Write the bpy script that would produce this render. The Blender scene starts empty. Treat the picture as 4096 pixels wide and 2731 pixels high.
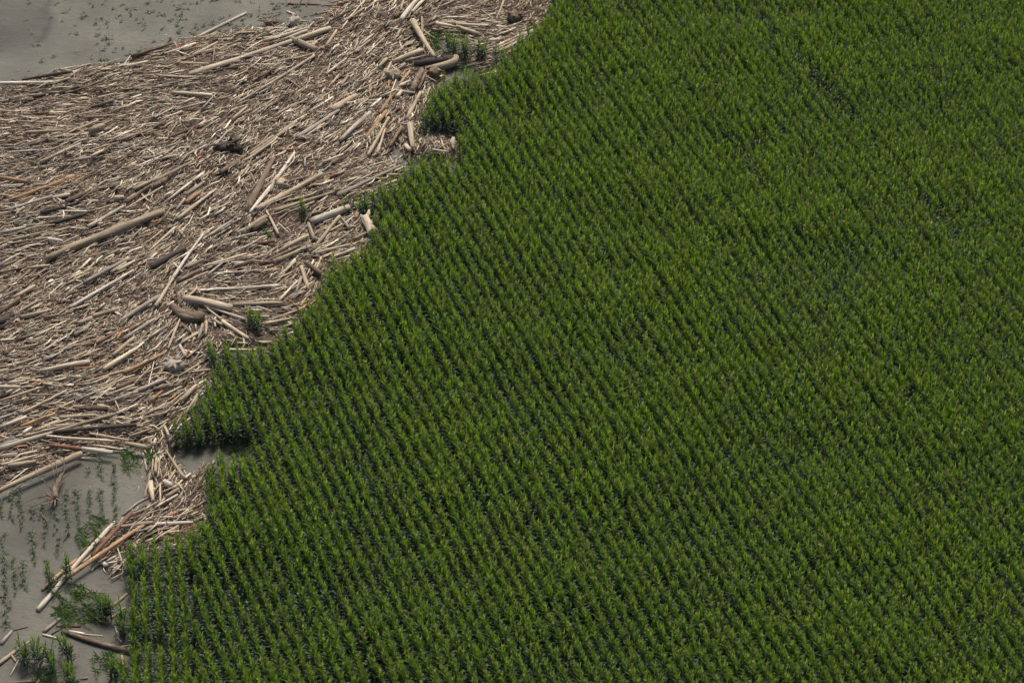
import bpy, math, random
import numpy as np
from mathutils import Vector, noise
random.seed(7); rng = np.random.default_rng(7)
S = bpy.context.scene
COL = S.collection

# ---------------------------------------------------------------- camera, sky, sun
F_PX, W_PX, H_PX = 13000.0, 4096, 2731
PITCH = math.atan(9365 / F_PX)
CAM_H = 129.0
cd = bpy.data.cameras.new('camera'); cam = bpy.data.objects.new('camera', cd); COL.objects.link(cam)
cam.location = (0, 0, CAM_H); cam.rotation_euler = (math.pi/2 - PITCH, 0, 0)
cd.sensor_width = 36; cd.lens = F_PX / W_PX * 36; cd.clip_end = 20000; cd.clip_start = 1
S.camera = cam
SUN_EL, SUN_AZ = 60, 10          # degrees; azimuth measured from +Y (away from the camera) clockwise
w = bpy.data.worlds.new('World'); S.world = w; w.use_nodes = True
nt = w.node_tree; bg = nt.nodes['Background']
sky = nt.nodes.new('ShaderNodeTexSky'); sky.sky_type = 'NISHITA'; sky.sun_disc = False
sky.sun_elevation = math.radians(SUN_EL); sky.sun_rotation = math.radians(SUN_AZ)
sky.dust_density = 6.0
nt.links.new(sky.outputs[0], bg.inputs[0]); bg.inputs[1].default_value = 0.085
sd = bpy.data.lights.new('sun', 'SUN'); sun = bpy.data.objects.new('sun', sd); COL.objects.link(sun)
sd.energy = 2.0; sd.angle = math.radians(20); sd.color = (1.0, 0.93, 0.82)
sun.location = (0, 150, 200)
sun.rotation_euler = (math.radians(90 - SUN_EL), 0, math.radians(180 - SUN_AZ))
S.view_settings.view_transform = 'Standard'; S.view_settings.look = 'None'
S.view_settings.gamma = 1; S.view_settings.exposure = 0.95
S.cycles.max_bounces = 6; S.cycles.transparent_max_bounces = 4

# ---------------------------------------------------------------- photo pixel -> ground
CP, SP = math.cos(PITCH), math.sin(PITCH)
def at(x, y, z=0.0):
    a, b = (x - W_PX/2) / F_PX, -(y - H_PX/2) / F_PX
    d = (a, CP + b*SP, -SP + b*CP)
    t = (z - CAM_H) / d[2]
    return np.array((d[0]*t, d[1]*t, z))
def px_of(p):
    v = np.asarray(p, float) - np.array((0, 0, CAM_H))
    r, f, u = v[..., 0], v[..., 1]*CP - v[..., 2]*SP, v[..., 1]*SP + v[..., 2]*CP
    return np.stack((W_PX/2 + F_PX*r/f, H_PX/2 - F_PX*u/f), -1)
def m_per_px(y):
    a = at(2048, y); b = at(2148, y); return (b[0]-a[0]) / 100
def inside(poly, pts):
    x, y = pts[:, 0], pts[:, 1]; r = np.zeros(len(pts), bool); n = len(poly)
    for i in range(n):
        (x1, y1), (x2, y2) = poly[i], poly[(i+1) % n]
        if y1 == y2: continue
        c = ((y1 > y) != (y2 > y)) & (x < (x2-x1)*(y-y1)/(y2-y1) + x1)
        r ^= c
    return r
def poly_dist(poly, pts, closed=True):
    best = np.full(len(pts), 1e9); n = len(poly)
    for i in range(n if closed else n-1):
        a = np.array(poly[i], float); b = np.array(poly[(i+1) % n], float); ab = b-a
        t = np.clip(((pts-a) @ ab) / (ab @ ab + 1e-9), 0, 1)
        best = np.minimum(best, np.hypot(*(pts - a - t[:, None]*ab).T))
    return best
def vnoise(p, s, seed=0):       # smooth value noise on 2-D points, 0..1
    q = np.asarray(p)/s + seed*17.31; i = np.floor(q).astype(int); f = q-i; f = f*f*(3-2*f)
    def h(ix, iy):
        v = np.sin(ix*127.1 + iy*311.7 + seed*74.7)*43758.5453; return v-np.floor(v)
    a, b, c, d = h(i[:,0], i[:,1]), h(i[:,0]+1, i[:,1]), h(i[:,0], i[:,1]+1), h(i[:,0]+1, i[:,1]+1)
    return (a*(1-f[:,0])+b*f[:,0])*(1-f[:,1]) + (c*(1-f[:,0])+d*f[:,0])*f[:,1]

# ---------------------------------------------------------------- helpers
def tag(o, label=None, cat=None, group=None, kind=None):
    if label: o['label'] = label
    if cat: o['category'] = cat
    if group: o['group'] = group
    if kind: o['kind'] = kind
    return o
def mesh(name, V, F, mats=(), uv=None, mi=None, smooth=True):
    m = bpy.data.meshes.new(name); m.from_pydata([tuple(v) for v in V], [], [tuple(f) for f in F])
    for x in mats: m.materials.append(x)
    if mi is not None: m.polygons.foreach_set('material_index', np.asarray(mi, np.int32))
    if smooth: m.polygons.foreach_set('use_smooth', np.ones(len(m.polygons), bool))
    if uv is not None:
        l = m.uv_layers.new(name='UVMap'); vi = np.empty(len(m.loops), np.int32); m.loops.foreach_get('vertex_index', vi)
        l.data.foreach_set('uv', np.asarray(uv, np.float32)[vi].ravel())
    m.update(); return m
def link(name, m, parent=None, loc=(0, 0, 0), rot=(0, 0, 0)):
    o = bpy.data.objects.new(name, m); COL.objects.link(o); o.location = loc; o.rotation_euler = rot
    if parent: o.parent = parent
    return o
def quads(name, V, Q, mats, mi=None, col=None, smooth=False):     # fast numpy mesh of quads
    m = bpy.data.meshes.new(name); V = np.asarray(V, np.float32); Q = np.asarray(Q, np.int32); n = len(Q)
    m.vertices.add(len(V)); m.vertices.foreach_set('co', V.ravel())
    m.loops.add(n*4); m.loops.foreach_set('vertex_index', Q.ravel())
    m.polygons.add(n); m.polygons.foreach_set('loop_start', np.arange(0, n*4, 4, dtype=np.int32))
    for x in mats: m.materials.append(x)
    if mi is not None: m.polygons.foreach_set('material_index', np.asarray(mi, np.int32))
    if smooth: m.polygons.foreach_set('use_smooth', np.ones(n, bool))
    if col is not None:
        a = m.attributes.new('tint', 'FLOAT_COLOR', 'POINT'); a.data.foreach_set('color', np.asarray(col, np.float32).ravel())
    m.update(calc_edges=True); m.validate(); return m

# ---------------------------------------------------------------- materials
def mat(name, rough=0.8, spec=0.3):
    m = bpy.data.materials.new(name); m.use_nodes = True
    b = m.node_tree.nodes['Principled BSDF']; b.inputs['Roughness'].default_value = rough
    b.inputs['Specular IOR Level'].default_value = spec
    return m, m.node_tree, b
def N(t, kind, **kw):
    n = t.nodes.new(kind)
    for k, v in kw.items(): setattr(n, k, v)
    return n
def ramp(t, fac, stops):
    r = N(t, 'ShaderNodeValToRGB'); e = r.color_ramp.elements
    while len(e) < len(stops): e.new(0.5)
    for i, (p, c) in enumerate(stops): e[i].position = p; e[i].color = (*c, 1)
    t.links.new(fac, r.inputs[0]); return r.outputs[0]
def mixc(t, fac, a, b, mode='MIX'):
    n = N(t, 'ShaderNodeMix', data_type='RGBA', blend_type=mode)
    for s, v in ((0, fac), (6, a), (7, b)):
        if isinstance(v, (int, float)): n.inputs[s].default_value = v
        elif isinstance(v, tuple): n.inputs[s].default_value = (*v, 1)
        else: t.links.new(v, n.inputs[s])
    return n.outputs[2]
def noise_n(t, vec, scale, detail=4, rough=0.6, vscale=None):
    if vscale:
        mp = N(t, 'ShaderNodeMapping'); mp.inputs['Scale'].default_value = vscale; t.links.new(vec, mp.inputs[0]); vec = mp.outputs[0]
    n = N(t, 'ShaderNodeTexNoise'); n.inputs['Scale'].default_value = scale; n.inputs['Detail'].default_value = detail
    n.inputs['Roughness'].default_value = rough; t.links.new(vec, n.inputs['Vector']); return n.outputs[0]
def bump(t, b, h, strength=0.4, dist=0.05):
    n = N(t, 'ShaderNodeBump'); n.inputs['Strength'].default_value = strength; n.inputs['Distance'].default_value = dist
    t.links.new(h, n.inputs['Height']); t.links.new(n.outputs[0], b.inputs['Normal'])

def wood(name, base, streak, bark=None, bark_cut=0.55):
    m, t, b = mat(name, 0.85, 0.25)
    uv = N(t, 'ShaderNodeUVMap'); oi = N(t, 'ShaderNodeObjectInfo')
    add = N(t, 'ShaderNodeVectorMath', operation='ADD'); cmb = N(t, 'ShaderNodeCombineXYZ')
    mul = N(t, 'ShaderNodeMath', operation='MULTIPLY'); mul.inputs[1].default_value = 57.0
    t.links.new(oi.outputs['Random'], mul.inputs[0]); t.links.new(mul.outputs[0], cmb.inputs[2]); t.links.new(mul.outputs[0], cmb.inputs[0])
    t.links.new(uv.outputs[0], add.inputs[0]); t.links.new(cmb.outputs[0], add.inputs[1]); v = add.outputs[0]
    grain = noise_n(t, v, 1.0, 5, 0.65, (1.1, 16, 1)); blot = noise_n(t, v, 1.0, 4, 0.6, (0.7, 2.5, 1))
    c = ramp(t, grain, [(0.30, tuple(x*0.55 for x in streak)), (0.47, streak), (0.62, base)])
    c = mixc(t, ramp(t, blot, [(0.35, (0, 0, 0)), (0.75, (0.55, 0.55, 0.55))]), c, tuple(x*0.6 for x in streak))
    if bark:
        bn = noise_n(t, v, 1.0, 5, 0.65, (1.3, 3.2, 1))
        c = mixc(t, ramp(t, bn, [(bark_cut-0.04, (0, 0, 0)), (bark_cut+0.04, (1, 1, 1))]), c, bark)
    hv = N(t, 'ShaderNodeHueSaturation'); mr = N(t, 'ShaderNodeMapRange')
    mr.inputs[3].default_value = 0.78; mr.inputs[4].default_value = 1.22
    t.links.new(oi.outputs['Random'], mr.inputs[0]); t.links.new(mr.outputs[0], hv.inputs['Value']); t.links.new(c, hv.inputs['Color'])
    t.links.new(hv.outputs[0], b.inputs['Base Color']); bump(t, b, grain, 0.5, 0.03)
    return m
WOOD = {
 'p': wood('pale_stripped_wood', (0.60, 0.515, 0.375), (0.41, 0.335, 0.235)),
 'w': wood('bleached_wood', (0.68, 0.61, 0.51), (0.46, 0.40, 0.33)),
 't': wood('tan_wood', (0.42, 0.345, 0.24), (0.275, 0.22, 0.15)),
 'g': wood('grey_weathered_wood', (0.40, 0.35, 0.29), (0.25, 0.215, 0.175)),
 'k': wood('pale_grey_wood', (0.54, 0.485, 0.385), (0.37, 0.325, 0.25)),
 'b': wood('brown_bark_wood', (0.20, 0.145, 0.10), (0.11, 0.08, 0.055), (0.26, 0.20, 0.145), 0.6),
 'd': wood('dark_wet_bark', (0.085, 0.067, 0.055), (0.05, 0.04, 0.034), (0.17, 0.135, 0.105), 0.64),
 'o': wood('orange_peeled_wood', (0.43, 0.285, 0.165), (0.30, 0.185, 0.10), (0.07, 0.05, 0.04), 0.60),
 'r': wood('red_brown_wood', (0.25, 0.115, 0.065), (0.14, 0.065, 0.04), (0.33, 0.24, 0.17), 0.62),
}
ENDM = wood('sawn_end_wood', (0.55, 0.42, 0.28), (0.36, 0.26, 0.17))

def tint_mat(name, rough=0.85):
    m, t, b = mat(name, rough, 0.2)
    a = N(t, 'ShaderNodeAttribute', attribute_name='tint'); tc = N(t, 'ShaderNodeTexCoord')
    n = noise_n(t, tc.outputs['Object'], 9.0, 3)
    c = mixc(t, 1.0, a.outputs['Color'], ramp(t, n, [(0.3, (0.6, 0.58, 0.55)), (0.65, (1, 1, 1))]), 'MULTIPLY')
    t.links.new(c, b.inputs['Base Color']); return m
STICK = tint_mat('stick_wood')
def litter_mat():
    m, t, b = mat('shredded_bark_litter', 0.95, 0.1); tc = N(t, 'ShaderNodeTexCoord'); v = tc.outputs['Object']
    n1 = noise_n(t, v, 7.0, 6, 0.75); n2 = noise_n(t, v, 0.5, 3)
    c = ramp(t, n1, [(0.32, (0.022, 0.016, 0.012)), (0.5, (0.075, 0.053, 0.040)), (0.74, (0.20, 0.15, 0.11))])
    c = mixc(t, ramp(t, n2, [(0.4, (0, 0, 0)), (0.7, (0.6, 0.6, 0.6))]), c, (0.085, 0.06, 0.045))
    t.links.new(c, b.inputs['Base Color']); bump(t, b, n1, 1.0, 0.08); return m
LITTER = litter_mat()
def mud_mat():
    m, t, b = mat('grey_silt', 0.7, 0.35); tc = N(t, 'ShaderNodeTexCoord'); v = tc.outputs['Object']
    n1 = noise_n(t, v, 0.22, 5, 0.6); n2 = noise_n(t, v, 1.1, 6, 0.65, (1.0, 1.9, 1)); n3 = noise_n(t, v, 9.0, 4)
    c = ramp(t, n1, [(0.3, (0.052, 0.050, 0.039)), (0.55, (0.080, 0.077, 0.061)), (0.75, (0.110, 0.105, 0.084))])
    c = mixc(t, ramp(t, n2, [(0.33, (1, 1, 1)), (0.46, (0, 0, 0))]), c, (0.062, 0.057, 0.045))
    c = mixc(t, ramp(t, n3, [(0.28, (0.5, 0.5, 0.5)), (0.4, (0, 0, 0))]), c, (0.085, 0.076, 0.060))
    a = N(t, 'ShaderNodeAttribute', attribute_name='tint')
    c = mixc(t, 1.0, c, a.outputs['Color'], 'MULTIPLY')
    t.links.new(c, b.inputs['Base Color']); bump(t, b, n2, 0.9, 0.16); return m
MUD = mud_mat()

def leaf_mat(name, old, young, silt=None):
    m, t, b = mat(name, 0.40, 0.38)
    a = N(t, 'ShaderNodeAttribute', attribute_name='tint'); oi = N(t, 'ShaderNodeObjectInfo'); tc = N(t, 'ShaderNodeTexCoord')
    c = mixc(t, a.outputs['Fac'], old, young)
    hv = N(t, 'ShaderNodeHueSaturation'); mr = N(t, 'ShaderNodeMapRange'); mr.inputs[3].default_value = 0.75; mr.inputs[4].default_value = 1.25
    mh = N(t, 'ShaderNodeMapRange'); mh.inputs[3].default_value = 0.485; mh.inputs[4].default_value = 0.51
    ml = N(t, 'ShaderNodeMath', operation='MULTIPLY'); ml.inputs[1].default_value = 7.31; fr = N(t, 'ShaderNodeMath', operation='FRACT')
    t.links.new(oi.outputs['Random'], ml.inputs[0]); t.links.new(ml.outputs[0], fr.inputs[0]); t.links.new(fr.outputs[0], mh.inputs[0])
    t.links.new(oi.outputs['Random'], mr.inputs[0]); t.links.new(mr.outputs[0], hv.inputs['Value']); t.links.new(mh.outputs[0], hv.inputs['Hue'])
    t.links.new(c, hv.inputs['Color']); c = hv.outputs[0]
    pa = N(t, 'ShaderNodeAttribute', attribute_name='patch', attribute_type='INSTANCER')
    c = mixc(t, pa.outputs['Fac'], c, mixc(t, 1.0, c, (1.15, 1.10, 0.95), 'MULTIPLY'))
    if silt:
        n = noise_n(t, tc.outputs['Object'], 6.0, 3)
        c = mixc(t, ramp(t, n, [(0.42, (0, 0, 0)), (0.62, (0.75, 0.75, 0.75))]), c, silt)
    t.links.new(c, b.inputs['Base Color'])
    tr = N(t, 'ShaderNodeBsdfTranslucent'); ms = N(t, 'ShaderNodeMixShader'); ms.inputs[0].default_value = 0.40
    tcol = mixc(t, 1.0, c, (1.5, 1.6, 0.55), 'MULTIPLY'); t.links.new(tcol, tr.inputs[0])
    out = t.nodes['Material Output']
    t.links.new(b.outputs[0], ms.inputs[1]); t.links.new(tr.outputs[0], ms.inputs[2]); t.links.new(ms.outputs[0], out.inputs[0])
    return m
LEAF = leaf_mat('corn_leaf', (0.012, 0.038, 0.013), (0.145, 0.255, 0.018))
SILTY = leaf_mat('silted_corn_leaf', (0.036, 0.062, 0.028), (0.085, 0.125, 0.036), (0.115, 0.108, 0.083))
FLAT = leaf_mat('flattened_corn_leaf', (0.055, 0.105, 0.050), (0.13, 0.20, 0.055))
STALK, _t, _b = mat('corn_stalk', 0.6, 0.3); _b.inputs['Base Color'].default_value = (0.10, 0.15, 0.035, 1)
TASSEL, _t, _b = mat('corn_tassel', 0.8, 0.2); _b.inputs['Base Color'].default_value = (0.46, 0.33, 0.20, 1)

# ---------------------------------------------------------------- outlines, in photo pixels of the ground
CORN = [(2260,-420),(2205,60),(2170,130),(2130,185),(2085,215),(2030,300),(1985,330),(1950,360),(1775,370),(1722,420),(1695,480),
 (1690,540),(1755,540),(1832,550),(1832,700),(1800,712),(1707,705),(1622,720),(1600,760),(1595,800),(1540,798),(1485,810),(1502,890),
 (1490,960),(1470,1045),(1425,1075),(1320,1130),(1310,1160),(1290,1200),(1268,1245),(1230,1290),(1180,1345),(1130,1395),(1110,1435),
 (1060,1450),(985,1460),(925,1450),(864,1430),(815,1440),(825,1480),(842,1515),(868,1518),(800,1640),(792,1665),(778,1715),(735,1725),
 (704,1765),(712,1815),(800,1815),(860,1798),(1000,1792),(1050,1810),(965,1905),(900,1875),(858,1890),(842,1930),(837,1990),(837,2130),
 (800,2170),(767,2195),(730,2205),(678,2215),(631,2225),(580,2232),(533,2237),(490,2225),(490,2270),(510,2330),(535,2360),(520,2400),
 (497,2440),(488,2500),(485,2550),(520,2595),(560,2640),(510,2680),(495,2731),(470,3100),(4420,3100),(4420,-420)]
DEBRIS = [(-400,380),(0,350),(100,325),(280,280),(390,262),(500,258),(525,236),(610,192),(700,172),(790,150),(840,137),(900,124),(960,114),
 (1000,120),(1094,110),(1154,114),(1262,100),(1290,72),(1309,40),(1345,28),(1330,-20),(1300,-400),(2300,-400),(2250,40),(2200,150),
 (2160,215),(2110,250),(2050,330),(1985,350),(1930,320),(1880,250),(1800,245),(1790,140),(1745,140),(1735,200),(1780,250),(1760,290),
 (1750,330),(1770,390),(1720,450),(1715,545),(1840,560),(1845,650),(1690,640),(1610,640),(1610,600),(1560,590),(1550,640),(1600,655),(1630,740),(1610,810),(1500,830),
 (1520,900),(1500,980),(1440,1090),(1330,1150),(1300,1220),(1250,1290),(1200,1360),(1140,1410),(1080,1430),(1030,1410),(900,1420),(830,1450),
 (850,1500),(875,1525),(810,1650),(790,1720),(730,1740),(715,1790),(690,1830),(735,1905),(770,1900),(850,1850),(850,2000),(850,2140),(760,2220),(600,2250),
 (480,2215),(500,2300),(470,2300),(380,2250),(430,2160),(470,2110),(520,2070),(580,2025),(610,1995),(590,1960),(600,1900),(575,1820),(500,1790),(450,1812),
 (340,1815),(250,1850),(120,1915),(0,1965),(-400,2150)]
FAR = lambda P: np.array([at(x, y)[:2] for x, y in P])
CORN_G, DEB_G = FAR(CORN), FAR(DEBRIS)

# ---------------------------------------------------------------- ground
def ground():
    xs = np.concatenate((np.linspace(-6000, -70, 14)[:-1], np.arange(-70, 70, 0.4), np.linspace(70, 6000, 14)))
    ys = np.concatenate((np.linspace(-4000, 95, 12)[:-1], np.arange(95, 300, 0.5), np.linspace(300, 9000, 14)))
    X, Y = np.meshgrid(xs, ys); P = np.stack((X.ravel(), Y.ravel()), 1)
    near = (np.abs(P[:,0]) < 68) & (P[:,1] > 100) & (P[:,1] < 295)
    z = np.where(near, (vnoise(P, 3.0, 1)-0.5)*0.10 + (vnoise(P, 0.9, 2)-0.5)*0.05, 0)
    # the low bank of the drying channel in the far corner
    bank = [at(*p)[:2] for p in ((330,-160),(205,0),(178,40),(205,80),(190,120),(165,160),(100,190),(0,205),(-200,215))]
    pp = np.where(near)[0]
    side = inside([tuple(b) for b in bank] + [tuple(at(-600,215)[:2]), tuple(at(-600,-300)[:2]), tuple(at(330,-300)[:2])], P)
    d = poly_dist([tuple(b) for b in bank], P, False)
    z = z - np.where(side, 0.16*np.clip(d/0.6, 0, 1), 0)
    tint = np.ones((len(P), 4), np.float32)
    wet_and_shade = np.where(side, np.clip(d/1.0, 0, 1)*0.26*(.5+vnoise(P, 2.2, 8)), 0) + 0.6*np.exp(-(d/0.33)**2)*(vnoise(P, 1.5, 9)+0.2)
    crop = inside(CORN_G, P); wet_and_shade = np.where(crop, .70*np.clip(poly_dist(CORN_G, P)/.8, .3, 1), wet_and_shade)     # ground colour darkened under the corn to stand in for row-gap shade
    wet_and_shade += np.where(near & ~crop, .22*np.clip((vnoise(P, 4.5, 11)-.55)*3, 0, 1), 0)
    tint[:, :3] = (1-np.clip(wet_and_shade, 0, .72))[:, None]
    ny, nx = X.shape; I = np.arange(nx*ny).reshape(ny, nx)
    Q = np.stack((I[:-1,:-1], I[:-1,1:], I[1:,1:], I[1:,:-1]), -1).reshape(-1, 4)
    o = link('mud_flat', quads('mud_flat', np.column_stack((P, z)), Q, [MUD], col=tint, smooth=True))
    tag(o, 'flat sheet of grey flood silt under the corn and driftwood', 'ground', kind='structure')
ground()

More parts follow.
